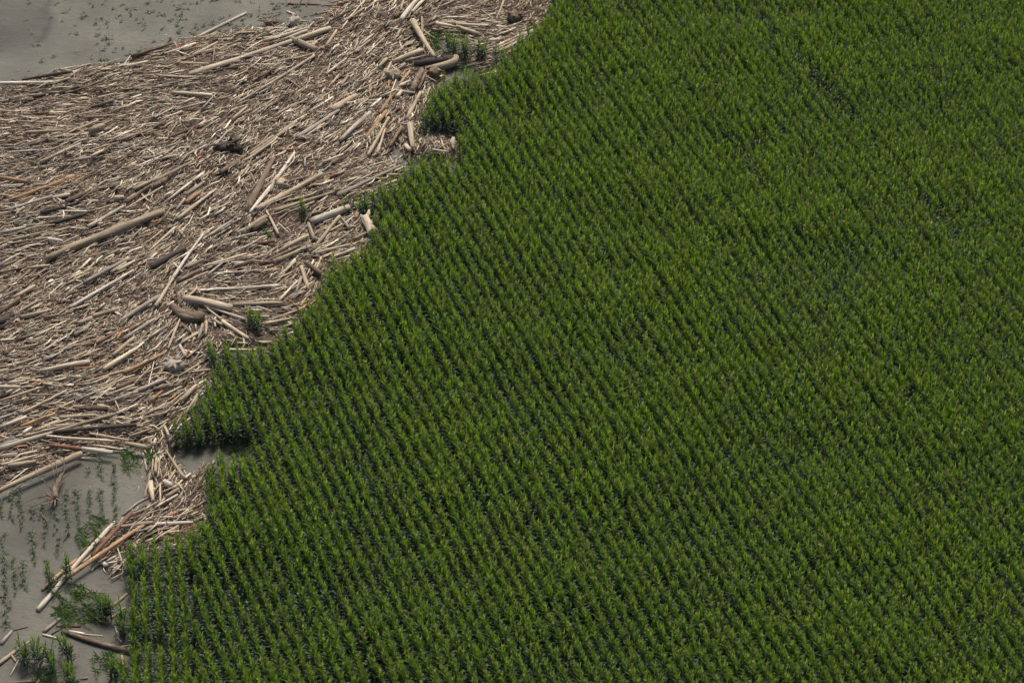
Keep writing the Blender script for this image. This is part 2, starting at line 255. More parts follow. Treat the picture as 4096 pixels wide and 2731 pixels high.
# ---------------------------------------------------------------- traced driftwood: zoom origin, then ends, thickness, colour; one black C log stands in for a shaded gap
ZO = {'A': (0,0), 'B': (1000,0), 'C': (0,700), 'D': (700,700), 'E': (0,1400), 'F': (0,1998)}; ZS = 2.138
LOGS = '''
A -60 722 460 712 30 w;A 190 695 620 620 28 d;A 455 712 600 672 18 p;A 300 768 440 705 18 t;A 1125 488 1480 380 34 b;A 1400 460 1640 390 20 p
A 1525 345 1900 312 10 p;A 1690 320 2108 112 28 k;A 1865 335 2150 318 18 p;A 1620 645 2829 240 46 p;A 1640 480 1865 362 28 t;A 1930 495 2050 482 20 g
A 2100 505 2260 482 26 d;A 2230 540 2372 513 16 p;A 1470 795 1810 818 28 p;A 1360 790 1480 828 14 p;A 1545 840 1680 868 14 p;A 1500 950 1760 880 16 p
A 1730 930 1845 810 18 g;A 2030 890 2690 485 24 k;A 1990 1030 2110 925 26 t;A 1560 1060 1700 985 20 t;A 260 1015 500 995 18 p;A 140 1045 500 1062 22 p
A -20 1035 140 1045 18 p;A 220 1140 540 1120 28 t;A 580 1135 790 1058 34 t;A 770 1135 890 1090 54 t;A 240 1248 540 1155 34 b;A 500 805 670 745 28 d
A 290 845 390 815 30 d;A 610 795 900 690 16 b;A 250 810 390 770 20 b;A 840 840 1000 808 18 p;A 870 895 980 870 26 b;A 480 912 610 905 12 p
A 280 975 420 965 22 r;A 200 1025 560 1010 16 r;A 1420 1270 1560 1225 24 g;A 1440 1190 1700 1080 30 b;A 1690 1080 1765 1030 28 p;A 1770 1310 1950 1120 12 w
A 570 1385 780 1358 26 g;A 780 1350 890 1290 30 p;A 880 1320 950 1255 26 b;A 340 1390 700 1230 28 g;A 1300 1567 1640 1390 30 t;A 1890 1480 2100 1330 40 b
A 2090 1390 2352 1210 26 t;A 1640 1567 1750 1480 30 p;A -20 1285 180 1262 12 g;A 60 1305 450 1278 16 g;A 20 1245 120 1250 26 t;A 1340 1190 1480 1195 14 p
A 1220 1360 1310 1350 24 t;A 700 1310 1020 1225 20 t;A 1000 1210 1310 1110 22 t;A 1310 1100 1420 1040 20 t;A 610 1215 770 1160 22 g;A 2205 1110 2290 1095 22 t
A 1500 735 1620 725 12 p;A 1410 725 1700 670 14 g;A 1060 640 1110 625 18 p;A 1820 560 1840 390 16 b;A 700 620 870 575 12 p;A 1540 540 1790 552 16 p
A 1090 575 1265 530 22 p;A 2210 670 2420 550 24 b
B 560 40 320 32 20 r;B 770 58 545 38 18 r;B 700 25 850 -10 20 p;B 315 98 390 128 24 p;B 120 355 490 245 28 p;B 270 350 490 262 26 k;B 350 340 560 435 56 t
B 650 400 740 265 26 t;B 690 190 880 85 16 d;B 820 185 960 100 20 t;B 830 180 975 10 14 p;B 1000 80 1120 -10 18 p;B 1290 185 1440 -10 42 k;B 1290 100 1320 -10 20 t
B 1390 120 1510 -10 26 p;B 1620 60 1790 -10 22 t;B 1700 115 1950 35 22 p;B 1240 155 1280 110 32 b;B 855 470 1030 345 20 k;B 985 485 1150 330 10 p;B 985 245 1040 237 16 p
B 650 640 825 510 26 k;B 1070 295 1160 210 14 b;B 1470 155 1475 290 22 t;B 1485 255 1580 322 10 p;B 1510 235 1620 195 30 b;B 1590 212 1770 240 34 p;B 1765 232 1960 308 36 p
B 1630 195 1870 200 18 p;B 1760 215 2190 235 22 p;B 2050 262 2120 265 16 p;B 1930 265 2130 315 18 p;B 1590 262 1660 262 20 b;B 2090 190 2180 -10 18 t
B 2050 365 2150 345 28 w;B 2100 410 2352 290 14 p;B 2110 430 2352 305 14 p;B 2120 452 2300 362 14 p;B 2150 445 2250 400 12 t;B 1990 430 2090 465 18 g;B 1220 545 1480 455 42 t
B 1330 535 1510 485 24 g;B 1400 560 1740 510 60 d;B 1500 590 1700 520 20 t;B 1100 580 1165 505 34 t;B 1170 630 1210 540 18 t;B 930 780 1165 660 18 t;B 1165 660 1330 555 18 g
B 1205 772 1410 803 18 w;B 1260 840 1300 780 36 p;B 1280 730 1370 610 26 o;B 1270 750 1370 690 26 w;B 1390 780 1470 600 58 b;B 1440 770 1500 640 26 b;B 1495 605 1550 545 12 w
B 1480 640 1600 710 12 p;B 1340 1025 1460 790 36 t;B 1380 1020 1430 900 16 t;B 1365 1070 1390 1280 50 t;B 1330 1240 1370 1290 42 p;B 985 1190 1170 955 34 o;B 1090 1310 1155 1110 20 p
B 1010 1340 1190 1010 32 t;B 1190 1270 1300 1090 34 b;B 700 950 910 820 58 t;B 400 1180 760 940 38 g;B 195 1005 400 890 12 p;B 770 1210 1030 970 40 g;B 620 1390 800 1330 22 p
B 1110 970 1225 800 26 o;B 1030 920 1120 840 26 w;B 750 860 830 790 18 w;B 690 740 760 640 26 t;B 780 740 840 650 30 t;B 655 640 685 545 12 t;B 0 1340 400 1045 36 t
B 0 1300 200 1165 22 t;B 0 1822 380 1300 34 w;B -20 1790 200 1360 58 b;B 220 1290 440 1275 22 r;B 860 1510 1000 1440 20 t;B 810 1567 1000 1500 20 p;B 748 1683 1283 1428 36 g
B 1160 1490 1270 1490 24 p;B 58 1796 616 1490 52 t;B 487 1625 740 1500 24 r;B 1540 1180 1735 1165 18 g;B 1742 1280 1738 1190 34 t;B 1560 1285 1700 1300 16 p;B 470 1170 640 1060 16 p;B 150 940 300 830 16 b
C 0 20 230 65 34 o;C 100 215 640 5 34 o;C 75 315 450 200 28 g;C 440 205 600 175 30 k;C 570 240 760 150 40 b;C 560 280 690 235 26 d;C 350 340 560 290 40 d;C 480 315 745 322 20 w
C 310 378 610 362 16 p;C 755 450 1060 270 34 k;C 400 722 1390 330 62 t;C 520 640 860 510 22 t;C 1080 245 1270 110 34 b;C 1140 125 1430 0 34 t;C 1300 110 1420 50 48 b;C 1075 300 1390 105 16 p
C 1440 220 1740 0 26 w;C 1590 180 1750 60 26 t;C 1590 240 1710 155 40 o;C 1510 300 1580 210 24 g;C 1520 380 1850 125 30 p;C 1280 650 1500 450 22 p;C 1770 530 1980 390 24 g
C 1330 1130 1480 895 34 p;C 1475 900 1740 520 28 w;C 600 1140 1140 820 26 w;C 720 930 1110 730 40 g;C 950 840 1080 760 36 t;C 1010 830 1155 740 34 p;C 1270 800 1580 640 60 d
C 1020 1265 1360 1055 44 g;C 680 1280 790 1220 40 t;C 790 1220 980 1165 34 t;C 180 1230 440 1160 42 t;C 0 1320 180 1210 44 d;C -40 1275 80 1225 70 d;C 135 1200 325 1080 24 t
C 120 1060 300 960 36 t;C -10 1190 170 1060 36 b;C 0 1060 160 980 20 g;C 830 1450 1110 1290 30 r;C 1060 1410 1320 1240 40 g;C 1090 1350 1300 1215 26 b;C 970 1550 1150 1400 40 t
C 1070 1567 1230 1440 20 w;C 1230 1440 1370 1340 24 w;C 1270 1410 1440 1295 26 t;C 1440 1490 1560 1200 22 t;C 1390 1440 1500 1310 26 g;C 1540 1260 1640 1350 26 b;C 1550 1440 1690 1350 36 t
C 1695 1405 1735 1280 30 g;C 1760 1365 1765 1245 24 t;C 1540 1130 1530 1020 44 b;C 1480 1060 1470 960 24 b;C 1570 1065 1980 1155 64 p;C 1800 1140 2110 1245 24 w;C 1770 1150 1900 1250 14 p
C 1900 1250 2125 1395 32 p;C 1955 1118 2416 1106 34 t;C 1625 985 2384 950 24 w;C 1730 785 2110 680 20 p;C 1520 920 1720 820 44 b;C 1600 800 1740 730 30 t;C 1520 950 1780 830 24 t
C 1830 850 2210 815 18 k;C 2090 490 2280 360 50 t;C 2170 480 2280 390 46 b;C 2045 550 2200 500 18 k;C 2200 600 2352 575 30 r;C 1780 860 1900 760 20 g;C 0 500 220 450 26 k
C 90 575 350 500 26 t;C 60 600 450 540 20 t;C 410 560 540 580 26 w;C 430 430 740 340 38 d;C 0 790 180 690 26 g;C 0 850 210 800 24 b;C 230 800 430 780 26 t;C 440 940 620 870 18 t
C 740 225 840 235 26 p;C 980 205 1060 200 40 p;C 930 690 1020 640 26 t;C 550 1290 720 1240 24 b;C 300 1380 600 1240 18 p;C 0 1420 120 1400 20 p;C 40 1540 100 1490 48 b
C 540 1350 610 1320 26 t;C 640 1370 780 1280 30 g;C 140 1500 320 1450 18 t
D 850 320 1480 100 30 t;D 970 320 1190 230 20 t;D 960 230 1200 170 18 p;D 1350 280 1480 230 36 b;D 1160 405 1490 290 64 k;D 780 310 885 510 28 t;D 880 415 975 505 14 p
D 1190 630 1410 370 32 t;D 1140 420 1190 560 40 t;D 1200 680 1500 605 36 t;D 900 660 1140 530 40 t;D 730 770 1070 610 34 b;D 850 750 1160 610 50 t;D 540 790 800 690 30 b
D 880 885 1030 740 28 t;D 890 1085 1050 915 28 p;D 1080 790 1140 980 36 t;D 1040 1010 1080 880 26 g;D 1110 750 1270 880 58 b;D 1140 860 1200 745 16 r;D 1140 730 1410 760 18 r
D 1060 690 1280 705 14 g;D 1300 720 1540 640 24 k;D 1520 740 1560 690 36 t;D 770 1285 980 1235 28 t;D 870 1220 1110 1130 14 p;D 700 1210 860 1200 20 b;D 320 1235 400 1285 30 t
D 960 60 1140 20 42 b;D 820 150 850 50 30 t;D 1500 560 1640 490 16 t;D 40 1470 90 1560 30 w;D 410 1500 700 1500 24 p;D 500 545 620 540 18 p;D 1420 370 1490 470 30 g;D 1545 380 1560 330 36 t
D 1750 110 1900 40 20 p;D 1580 170 1680 140 20 p;D 1240 920 1230 990 30 b
E 350 190 770 110 40 p;E 890 185 1170 -5 40 p;E 830 185 960 90 24 b;E 1060 190 1400 40 36 o;E 650 290 1050 180 20 t;E 580 225 760 238 26 p;E 70 285 240 265 26 p;E -10 325 170 325 30 p
E 0 400 130 350 36 d;E 220 270 380 275 26 o;E 380 300 540 325 14 p;E 915 395 1150 305 16 p;E 1150 290 1290 145 22 t;E 1180 350 1430 240 36 g;E 920 450 1180 352 34 g;E 1270 300 1330 20 10 w
E 1520 230 1700 120 20 p;E 1610 200 1800 185 24 p;E 1330 330 1640 230 24 t;E 1540 450 1680 310 42 t;E 1590 550 1720 350 28 g;E 1350 415 1570 300 24 t;E 1640 520 1690 430 34 b;E 850 410 950 330 20 p
E 200 540 455 420 30 t;E 920 510 640 500 44 b;E 510 580 820 560 34 t;E 180 660 470 545 26 o;E 300 690 510 590 30 t;E 0 660 230 580 30 w;E -30 860 460 705 46 k;E 450 712 990 560 38 t
E 460 718 1170 655 36 d;E 1040 640 1240 565 24 p;E 1240 565 1360 500 22 t;E 1000 555 1180 480 26 p;E 400 745 980 785 30 p;E 770 715 1100 775 24 p;E 0 820 170 765 20 g;E 410 815 700 850 40 r
E 700 850 960 885 40 k;E 800 820 1020 850 22 p;E 1070 810 1260 850 44 t;E 20 995 320 905 30 p;E 0 910 150 890 26 g;E 70 1000 310 950 34 t;E -40 1228 700 890 58 t;E 0 1050 50 1000 30 b
E 1110 740 1300 680 26 t;E 1270 710 1360 690 16 o;E 1410 660 1450 760 26 p;E 1450 775 1550 640 24 w;E 1470 850 1520 760 30 b;E 1220 880 1255 1030 24 g;E 1330 1060 1340 920 32 t;E 1300 1060 1310 940 16 t
E 1420 860 1580 1100 28 t;E 1240 1260 1285 1060 26 t;E 1310 1290 1290 1130 42 p;E 1370 1300 1370 1140 16 p;E 1400 1130 1470 1170 54 w;E 1350 1090 1370 900 14 t;E 1420 1265 1530 1190 32 t;E 1390 1220 1520 1160 16 p
E 1340 1340 1520 1240 26 w;E 1230 1380 1340 1320 20 t;E 1625 1250 1800 960 18 b;E 1640 1100 1670 1080 30 p;E 1100 1430 1230 1370 36 b;E 1360 885 1440 885 10 w;E 1370 1440 1480 1440 22 w;E 1000 1520 1310 1490 36 t
E 1330 1500 1650 1480 32 w;E 1010 1530 1050 1425 16 t;E 1730 1410 1790 1490 36 t;E 1500 1440 1650 1370 18 t;E 830 470 940 490 20 p;E 1210 610 1225 565 24 t;E 200 720 270 665 30 w;E 110 690 260 670 16 t
E 130 460 330 410 20 d;E 0 440 350 330 20 t;E 0 550 150 485 18 g;E 500 495 640 520 24 o;E 370 80 520 30 14 w;E 140 130 330 60 22 t;E 660 440 880 350 24 g;E 1000 330 1150 260 34 b;E 200 745 640 640 26 t
F 325 940 980 190 46 k;F 360 770 660 510 36 o;F 690 470 820 310 22 b;F 790 490 1130 130 36 r;F 575 670 1270 200 38 o;F 410 785 490 690 30 b;F 710 540 780 470 26 t;F 375 1125 530 1000 34 g;F 440 1150 870 910 14 d
F 480 1080 690 1080 20 r;F 530 1120 1200 1325 56 b;F 590 1120 720 1145 22 w;F 720 1150 880 1165 16 p;F 365 1150 490 1185 22 p;F -20 1410 170 1260 34 t;F 170 1260 270 1200 20 p;F 90 1500 190 1310 14 p;F 100 1330 140 1390 20 t
F 10 1230 100 1120 34 g;F 100 1120 240 1085 14 b;F -10 825 50 835 16 b;F 1040 1330 1065 1480 24 o;F 960 910 1090 800 24 t;F 950 1010 1070 920 26 t;F 1010 985 1070 945 26 b;F 985 1080 1020 1180 20 w;F 1000 1175 1045 1220 16 w
F 1030 1255 1100 1245 14 w;F 1050 550 1135 640 22 g;F 1005 420 1050 560 10 w;F 920 550 1000 540 20 w;F 965 565 1035 595 16 w;F 910 530 990 485 26 g;F 315 1567 375 1490 26 t;F 50 1570 320 1545 26 b;F 670 1535 750 1520 18 o
F 1100 1240 1180 1290 22 o;F 1090 720 1110 660 14 t
'''
class Log: pass
LIST = []
for tok in LOGS.replace('\n', ';').split(';'):
    p = tok.split()
    if not p: continue
    L = Log(); ox, oy = ZO[p[0]]; a = [float(v) for v in p[1:6]]
    L.src = ' '.join(p[:3]); L.p1 = (ox + a[0]/ZS, oy + a[1]/ZS); L.p2 = (ox + a[2]/ZS, oy + a[3]/ZS); L.c = p[6]
    my = (L.p1[1]+L.p2[1])/2; L.r = 0.5 * a[4]/ZS * m_per_px(my) * 0.98
    mid = np.array([[(L.p1[0]+L.p2[0])/2, my]]); L.mid = mid[0]
    L.deb = bool(inside(DEBRIS, mid)[0])
    LIST.append(L)

# flow of the drift, from the traced pieces (double-angle average)
GM = np.array([(at(*L.p1)[:2] + at(*L.p2)[:2])/2 for L in LIST]); GD = np.array([at(*L.p2)[:2] - at(*L.p1)[:2] for L in LIST])
GL = np.hypot(GD[:,0], GD[:,1]); GA = np.arctan2(GD[:,1], GD[:,0])
def flow(P):
    out = np.empty(len(P))
    for i in range(0, len(P), 4000):
        d2 = ((P[i:i+4000, None, :] - GM[None])**2).sum(-1); wt = np.exp(-d2/(2*2.2**2))*GL[None]**1.2 + 1e-9*np.exp(-d2/800)
        out[i:i+4000] = 0.5*np.arctan2((wt*np.sin(2*GA)).sum(1), (wt*np.cos(2*GA)).sum(1))
    return out

# ---------------------------------------------------------------- drift bed and loose sticks (nobody could count them)
def bed_h(P):
    e = np.clip(DIST(P)/1.6, 0, 1)
    return e*(0.04 + 0.28*vnoise(P, 2.6, 3) + 0.34*vnoise(P, 0.7, 4)) + 0.05*vnoise(P, 0.35, 5) - 0.03 - 0.16*e*pit(P)
def pit(P): return np.clip((.7*vnoise(P, 1.9, 91)+.3*vnoise(P, .6, 92)-.66)*7, 0, 1)
def DIST(P): return np.where(inside(DEB_G, P), poly_dist(DEB_G, P), 0)
def bed():
    lo, hi = DEB_G.min(0), DEB_G.max(0); st = 0.28
    xs, ys = np.arange(lo[0], hi[0], st), np.arange(lo[1], hi[1], st); X, Y = np.meshgrid(xs, ys)
    P = np.stack((X.ravel(), Y.ravel()), 1); ins = inside(DEB_G, P)
    P2 = P + (rng.random(P.shape)-0.5)*st*0.7
    z = np.where(ins, bed_h(P2), -0.25)
    ny, nx = X.shape; I = np.arange(nx*ny).reshape(ny, nx)
    Q = np.stack((I[:-1,:-1], I[:-1,1:], I[1:,1:], I[1:,:-1]), -1).reshape(-1, 4)
    Q = Q[ins[Q].any(1)]
    used = np.unique(Q); mp = np.zeros(len(P2), int); mp[used] = np.arange(len(used))
    V = np.column_stack((P2, z))[used]
    return V, mp[Q]
PAL = np.array([(0.50,0.425,0.31),(0.65,0.585,0.46),(0.345,0.275,0.195),(0.30,0.27,0.22),(0.165,0.122,0.086),(0.085,0.065,0.05),(0.36,0.19,0.10)])
def sticks(P, length, rad, jit, tilt, lift, weights, bend=0.10):
    n = len(P); a = flow(P) + rng.normal(0, jit, n) + np.where(rng.random(n) < 0.10, rng.uniform(-1.6, 1.6, n), 0)
    a += np.where(rng.random(n) < .5, math.pi, 0)
    tl = rng.normal(0, tilt, n); d = np.stack((np.cos(a)*np.cos(tl), np.sin(a)*np.cos(tl), np.sin(tl)), 1)
    s = np.stack((-np.sin(a), np.cos(a), np.zeros(n)), 1); u = np.cross(d, s)
    c = np.column_stack((P, bed_h(P) + lift(n) + rad*0.4)); V = []
    bnd = rng.normal(0, bend, n)*length; tw = rng.uniform(0, 1.5, n)
    for k, (tt, rr) in enumerate(((-0.5, 1.0), (0.05, 0.95), (0.5, 0.55))):
        cc = c + d*(tt*length)[:, None] + s*(bnd*(1-4*tt*tt))[:, None]
        for j in range(4):
            an = tw + j*math.pi/2
            V.append(cc + s*(np.cos(an)*rad*rr)[:, None] + u*(np.sin(an)*rad*rr*0.8)[:, None])
    V = np.stack(V, 1).reshape(-1, 3)
    T = [(k*4+j, k*4+(j+1) % 4, (k+1)*4+(j+1) % 4, (k+1)*4+j) for k in range(2) for j in range(4)] + [(3,2,1,0), (8,9,10,11)]
    Q = (np.arange(n)*12)[:, None, None] + np.array(T)[None]
    ci = rng.choice(len(PAL), n, p=weights); col = PAL[ci]*rng.uniform(0.7, 1.25, n)[:, None]
    col = np.column_stack((col, np.ones(n))); return V, Q.reshape(-1, 4), np.repeat(col, 12, 0)
def scatter(n, edge=0.0):
    lo, hi = DEB_G.min(0), DEB_G.max(0); out = []
    while sum(map(len, out)) < n:
        p = rng.uniform(lo, hi, (n, 2)); px = px_of(np.column_stack((p, np.zeros(n))))
        p = p[(px[:,0] > -120) & (px[:,0] < 2500) & (px[:,1] > -160)]
        p = p[inside(DEB_G, p)]; p = p[rng.random(len(p)) < .35 + 1.3*(.55*vnoise(p, 3.2, 71)+.45*vnoise(p, .9, 72)-.15)*(1-.85*pit(p))]
        out.append(p + rng.normal(0, .28, p.shape))
    return np.concatenate(out)[:n]
def debris():
    V0, Q0 = bed()
    o = link('bark_litter', quads('bark_litter', V0, Q0, [LITTER], smooth=False))
    tag(o, 'dark bed of shredded bark and mud under the driftwood', 'bark litter', kind='stuff')
    Vs, Qs, Cs, k = [], [], [], 0
    for n, ln, rd, jit, tl, lf, wt in (
        (2600, (-1.3, 0.6), (0.012, 0.03), 0.9, 0.10, lambda n: rng.uniform(0.02, 0.05, n), (.24,.12,.25,.11,.20,.06,.02)),
        (72000, (-1.75, 0.55), (0.011, 0.026), 0.60, 0.32, lambda n: rng.uniform(-0.01, 0.06, n), (.22,.12,.24,.10,.22,.08,.02)),
        (26000, (-0.85, 0.55), (0.018, 0.042), 0.34, 0.16, lambda n: rng.uniform(0.0, 0.14, n), (.24,.15,.25,.11,.17,.06,.02)),
        (4300, (0.18, 0.48), (0.035, 0.095), 0.22, 0.07, lambda n: rng.uniform(0.02, 0.14, n), (.20,.08,.34,.17,.15,.04,.02))):
        P = scatter(n) + (rng.normal(0, 1.6, (n, 2)) if n == 2600 else 0); L = np.clip(rng.lognormal(ln[0], ln[1], n), 0.08, 4.0); r = rng.uniform(*rd, n)
        V, Q, C = sticks(P, L, r, jit, tl, lf, wt); Vs.append(V); Qs.append(Q+k); Cs.append(C); k += len(V)
    o = link('driftwood_sticks', quads('driftwood_sticks', np.concatenate(Vs), np.concatenate(Qs), [STICK], col=np.concatenate(Cs)))
    tag(o, 'countless small sticks and splinters packed between the logs', 'driftwood sticks', kind='stuff')
debris()

# ---------------------------------------------------------------- logs
def tube(pts, radii, sides=10, rough=0.06, seed=0):
    pts = np.asarray(pts, float); n = len(pts); V, UV = [], []
    tang = np.gradient(pts, axis=0); tang /= np.linalg.norm(tang, axis=1)[:, None]
    r0 = np.random.default_rng(seed); ph = r0.uniform(0, 6.28, 4); dist = 0
    for i in range(n):
        t = tang[i]; s = np.cross((0, 0, 1.0), t); s = s/np.linalg.norm(s) if np.linalg.norm(s) > 1e-3 else np.array((1.0, 0, 0)); u = np.cross(t, s)
        if i: dist += np.linalg.norm(pts[i]-pts[i-1])
        for j in range(sides+1):
            a = 2*math.pi*(j % sides)/sides
            k = 1 + rough*(math.sin(2*a+ph[0]+dist*.6) + 0.6*math.sin(3*a+ph[1]-dist*1.3) + 0.5*math.sin(5*a+ph[2]+dist*2.1))
            V.append(pts[i] + radii[i]*k*(s*math.cos(a) + u*math.sin(a))); UV.append((dist, j/sides*2*math.pi*max(radii[i], .02)))
    w1 = sides+1; Fc = [(i*w1+j, i*w1+j+1, (i+1)*w1+j+1, (i+1)*w1+j) for i in range(n-1) for j in range(sides)]
    c0, c1 = len(V), len(V)+1; V += [pts[0]-tang[0]*radii[0]*.15, pts[-1]+tang[-1]*radii[-1]*.15]; UV += [(0, 0), (dist, 0)]
    Fc += [(j+1, j, c0) for j in range(sides)] + [((n-1)*w1+j, (n-1)*w1+j+1, c1) for j in range(sides)]
    return np.array(V), Fc, np.array(UV)
def join(parts):
    V, Fc, U, k = [], [], [], 0
    for v, f, u in parts:
        V.append(v); U.append(u); Fc += [tuple(i+k for i in q) for q in f]; k += len(v)
    return np.concatenate(V), Fc, np.concatenate(U)
def zbase(L):
    return 0.46 if L.deb else 0.0
def curve_pts(a, b, n, wob, seed, sag=0):
    r0 = np.random.default_rng(seed); t = np.linspace(0, 1, n); d = b-a; s = np.array((-d[1], d[0], 0)); s /= np.linalg.norm(s)+1e-9
    w1, w2, p1 = r0.normal(0, wob), r0.normal(0, wob*.5), r0.uniform(0, 6)
    off = w1*np.sin(math.pi*t) + w2*np.sin(2*math.pi*t+p1)*t*(1-t)*3
    return a + t[:, None]*d + s*off[:, None] + np.array((0, 0, 1))*(sag*np.sin(math.pi*t))[:, None]
def build_log(L, i):
    z = zbase(L) + L.r*(0.35 if L.deb else 0.75)
    a, b = at(*L.p1, z), at(*L.p2, z); ln = np.linalg.norm(b-a); L.len = ln
    rr = np.random.default_rng(i)
    if L.deb:
        dz = rr.normal(.05, .03) + L.r*.15; a[2] += dz + rr.normal(0, .04); b[2] += dz + rr.normal(0, .04)
    n = int(np.clip(ln/0.45, 4, 16)); pts = curve_pts(a, b, n, 0.008*ln, i)
    taper = rr.uniform(0.68, 0.98); t = np.linspace(0, 1, n)
    big = 1.08 if a[1] < b[1] else taper; small = taper if a[1] < b[1] else 1.08
    if rr.random() < 0.35: big, small = small, big
    rad = L.r*(big*(1-t) + small*t)*(1+rr.normal(0, .03, n)); rad[0] *= .92; rad[-1] *= .86
    c = (a+b)/2; sides = 12 if L.r > .22 else 8
    V, Fc, U = tube(pts-c, rad, sides, 0.085, i); U[:, 0] += i*3.7; parts = [(V, Fc, U)]
    name = 'driftwood_log' if L.r > 0.13 else 'driftwood_pole'
    o = link(name, mesh(name, V, Fc, [WOOD[L.c]], U), loc=c); L.o = o; L.name = name
    if L.r > 0.2:                                        # the broken or sawn end towards the viewer, and stubs of branches
        e = 0 if a[1] < b[1] else -1; dirv = pts[e]-pts[1 if e == 0 else -2]; dirv /= np.linalg.norm(dirv)
        p0 = pts[e]-c+dirv*rad[e]*.04; q = [p0+dirv*k for k in (0, rad[e]*.10, rad[e]*.17)]
        v, f, u = tube(q, [rad[e]*.97, rad[e]*.86, rad[e]*.45], 10, .08, i+5); link('cut_end', mesh('cut_end', v, f, [ENDM], u), o)
        for k in range(rr.integers(0, 4) if ln > 2.5 else 0):
            tt = rr.uniform(.15, .9); q0 = pts[int(tt*(n-1))]-c; an = rr.uniform(-1.2, 1.2); d = (pts[-1]-pts[0])/ln
            s = np.array((-d[1], d[0], 0)); vv = (s*math.sin(an) + np.array((0, 0, 1))*math.cos(an))*.8 + d*rr.uniform(.2, .7)
            lf = L.r*rr.uniform(1.5, 2.4); v, f, u = tube([q0+vv*L.r*.4, q0+vv*lf*.7, q0+vv*lf], [L.r*.24, L.r*.19, L.r*.10], 6, .05, k)
            link('branch_stub', mesh('branch_stub', v, f, [WOOD[L.c]], u), o)
for i, L in enumerate(LIST): build_log(L, i)

# ---------------------------------------------------------------- stumps, bent trunks, dead trees
def blob(r, seed, squash=(1, 1, .8), n=10, m=14):
    V, U = [], []
    for i in range(n+1):
        for j in range(m+1):
            th, ph = math.pi*i/n, 2*math.pi*(j % m)/m
            d = Vector((math.sin(th)*math.cos(ph), math.sin(th)*math.sin(ph), math.cos(th)))
            k = 1 + .34*noise.noise(d*1.7+Vector((seed*7.1, 0, 0))) + .2*noise.noise(d*4.3+Vector((0, seed*3.3, 0)))
            V.append((d.x*k*r*squash[0], d.y*k*r*squash[1], d.z*k*r*squash[2])); U.append((ph*r, th*r))
    w1 = m+1; return np.array(V), [(i*w1+j, (i+1)*w1+j, (i+1)*w1+j+1, i*w1+j+1) for i in range(n) for j in range(m)], np.array(U)
def stump(x, y, r, c, label, roots=9, rl=2.0, deb=True, seed=1, squash=(1, 1, .8)):
    rr = np.random.default_rng(seed); z = (0.35 if deb else 0) + r*.45; p = at(x, y, z)
    v, f, u = blob(r, seed, squash); o = link('root_stump', mesh('root_stump', v, f, [WOOD[c]], u), loc=p); tag(o, label, 'stump')
    for k in range(roots):
        an = 6.28*k/roots + rr.normal(0, .3); el = rr.uniform(-.35, .9); l = r*rl*rr.uniform(.6, 1.1)
        d = np.array((math.cos(an)*math.cos(el), math.sin(an)*math.cos(el), math.sin(el)))
        q = [d*r*.6 + d*l*t + np.array((0, 0, -.35*l*t*t)) + rr.normal(0, .05*l, 3)*t for t in (0, .35, .7, 1)]
        v, f, u = tube(q, [r*.22, r*.15, r*.09, r*.03], 6, .08, k); link('root', mesh('root', v, f, [WOOD[c]], u), o)
    return o
Z = lambda k, x, y: (ZO[k][0]+x/ZS, ZO[k][1]+y/ZS)
stump(*Z('B',160,195), .42, 'b', 'brown root stump with ragged roots standing on the mud beside the debris edge', 11, 2.2, False, 3)
stump(*Z('B',385,190), .55, 'g', 'grey broken root stump on mud with a pale peg of wood sticking out', 9, 1.5, False, 4)
stump(*Z('B',2260,150), .62, 'b', 'dark brown root stump close to where the corn edge leaves the top', 8, 1.5, True, 5)
stump(*Z('E',1490,135), .60, 'g', 'large rounded grey stump with a weathered face in the driftwood', 12, 1.6, True, 6, (1.2, .8, .7))
stump(*Z('A',1950,1262), .75, 'd', 'black charred-looking root mass half sunk among brown sticks', 7, 1.6, True, 7, (1.5, .7, .6))
stump(*Z('D',915,85), .50, 't', 'tan splintered stump between the leaning log pair and the reddish pole', 8, 1.6, True, 8)
stump(*Z('A',1410,860), .40, 't', 'small gnarled tan stump with short thick roots among pale poles', 7, 1.5, True, 9)
stump(*Z('B',1230,640), .55, 't', 'knotted tan stump beside the big dark bark log', 7, 1.5, True, 10)
stump(*Z('B',1580,620), .50, 'b', 'brown stump wedged under the elbow-bent tan trunk', 6, 1.3, True, 11)
def bent(name, k, pts, rad, c, label, cat, kids=()):
    P = [at(*Z(k, x, y), .45+z) for x, y, z in pts]; c0 = sum(P)/len(P)
    Q = []; n = len(P)
    for i in range(n-1):                                  # Catmull-Rom
        p0, p1, p2, p3 = P[max(i-1, 0)], P[i], P[i+1], P[min(i+2, n-1)]
        for t in np.linspace(0, 1, 6)[:-1]:
            Q.append(.5*((2*p1)+(-p0+p2)*t+(2*p0-5*p1+4*p2-p3)*t*t+(-p0+3*p1-3*p2+p3)*t**3))
    Q.append(P[-1]); rs = np.interp(np.linspace(0, 1, len(Q)), np.linspace(0, 1, len(rad)), rad)
    v, f, u = tube(np.array(Q)-c0, rs, 10, .06, len(LIST)+int(pts[0][0])); o = link(name, mesh(name, v, f, [WOOD[c]], u), loc=c0); tag(o, label, cat)
    for kp, kr in kids:
        q = [at(*Z(k, x, y), .45+z)-c0 for x, y, z in kp]
        v, f, u = tube(q, np.linspace(kr, kr*.35, len(q)), 6, .06, int(kp[0][0])); link('branch', mesh('branch', v, f, [WOOD[c]], u), o)
    return o
bent('bent_trunk', 'B', [(1560,585,.1),(1650,565,.12),(1715,545,.15),(1750,525,.2),(1762,490,.2)], [.24,.28,.30,.28,.26], 't', 'tan trunk with an elbow bend lying against the isolated corn clump', 'log')
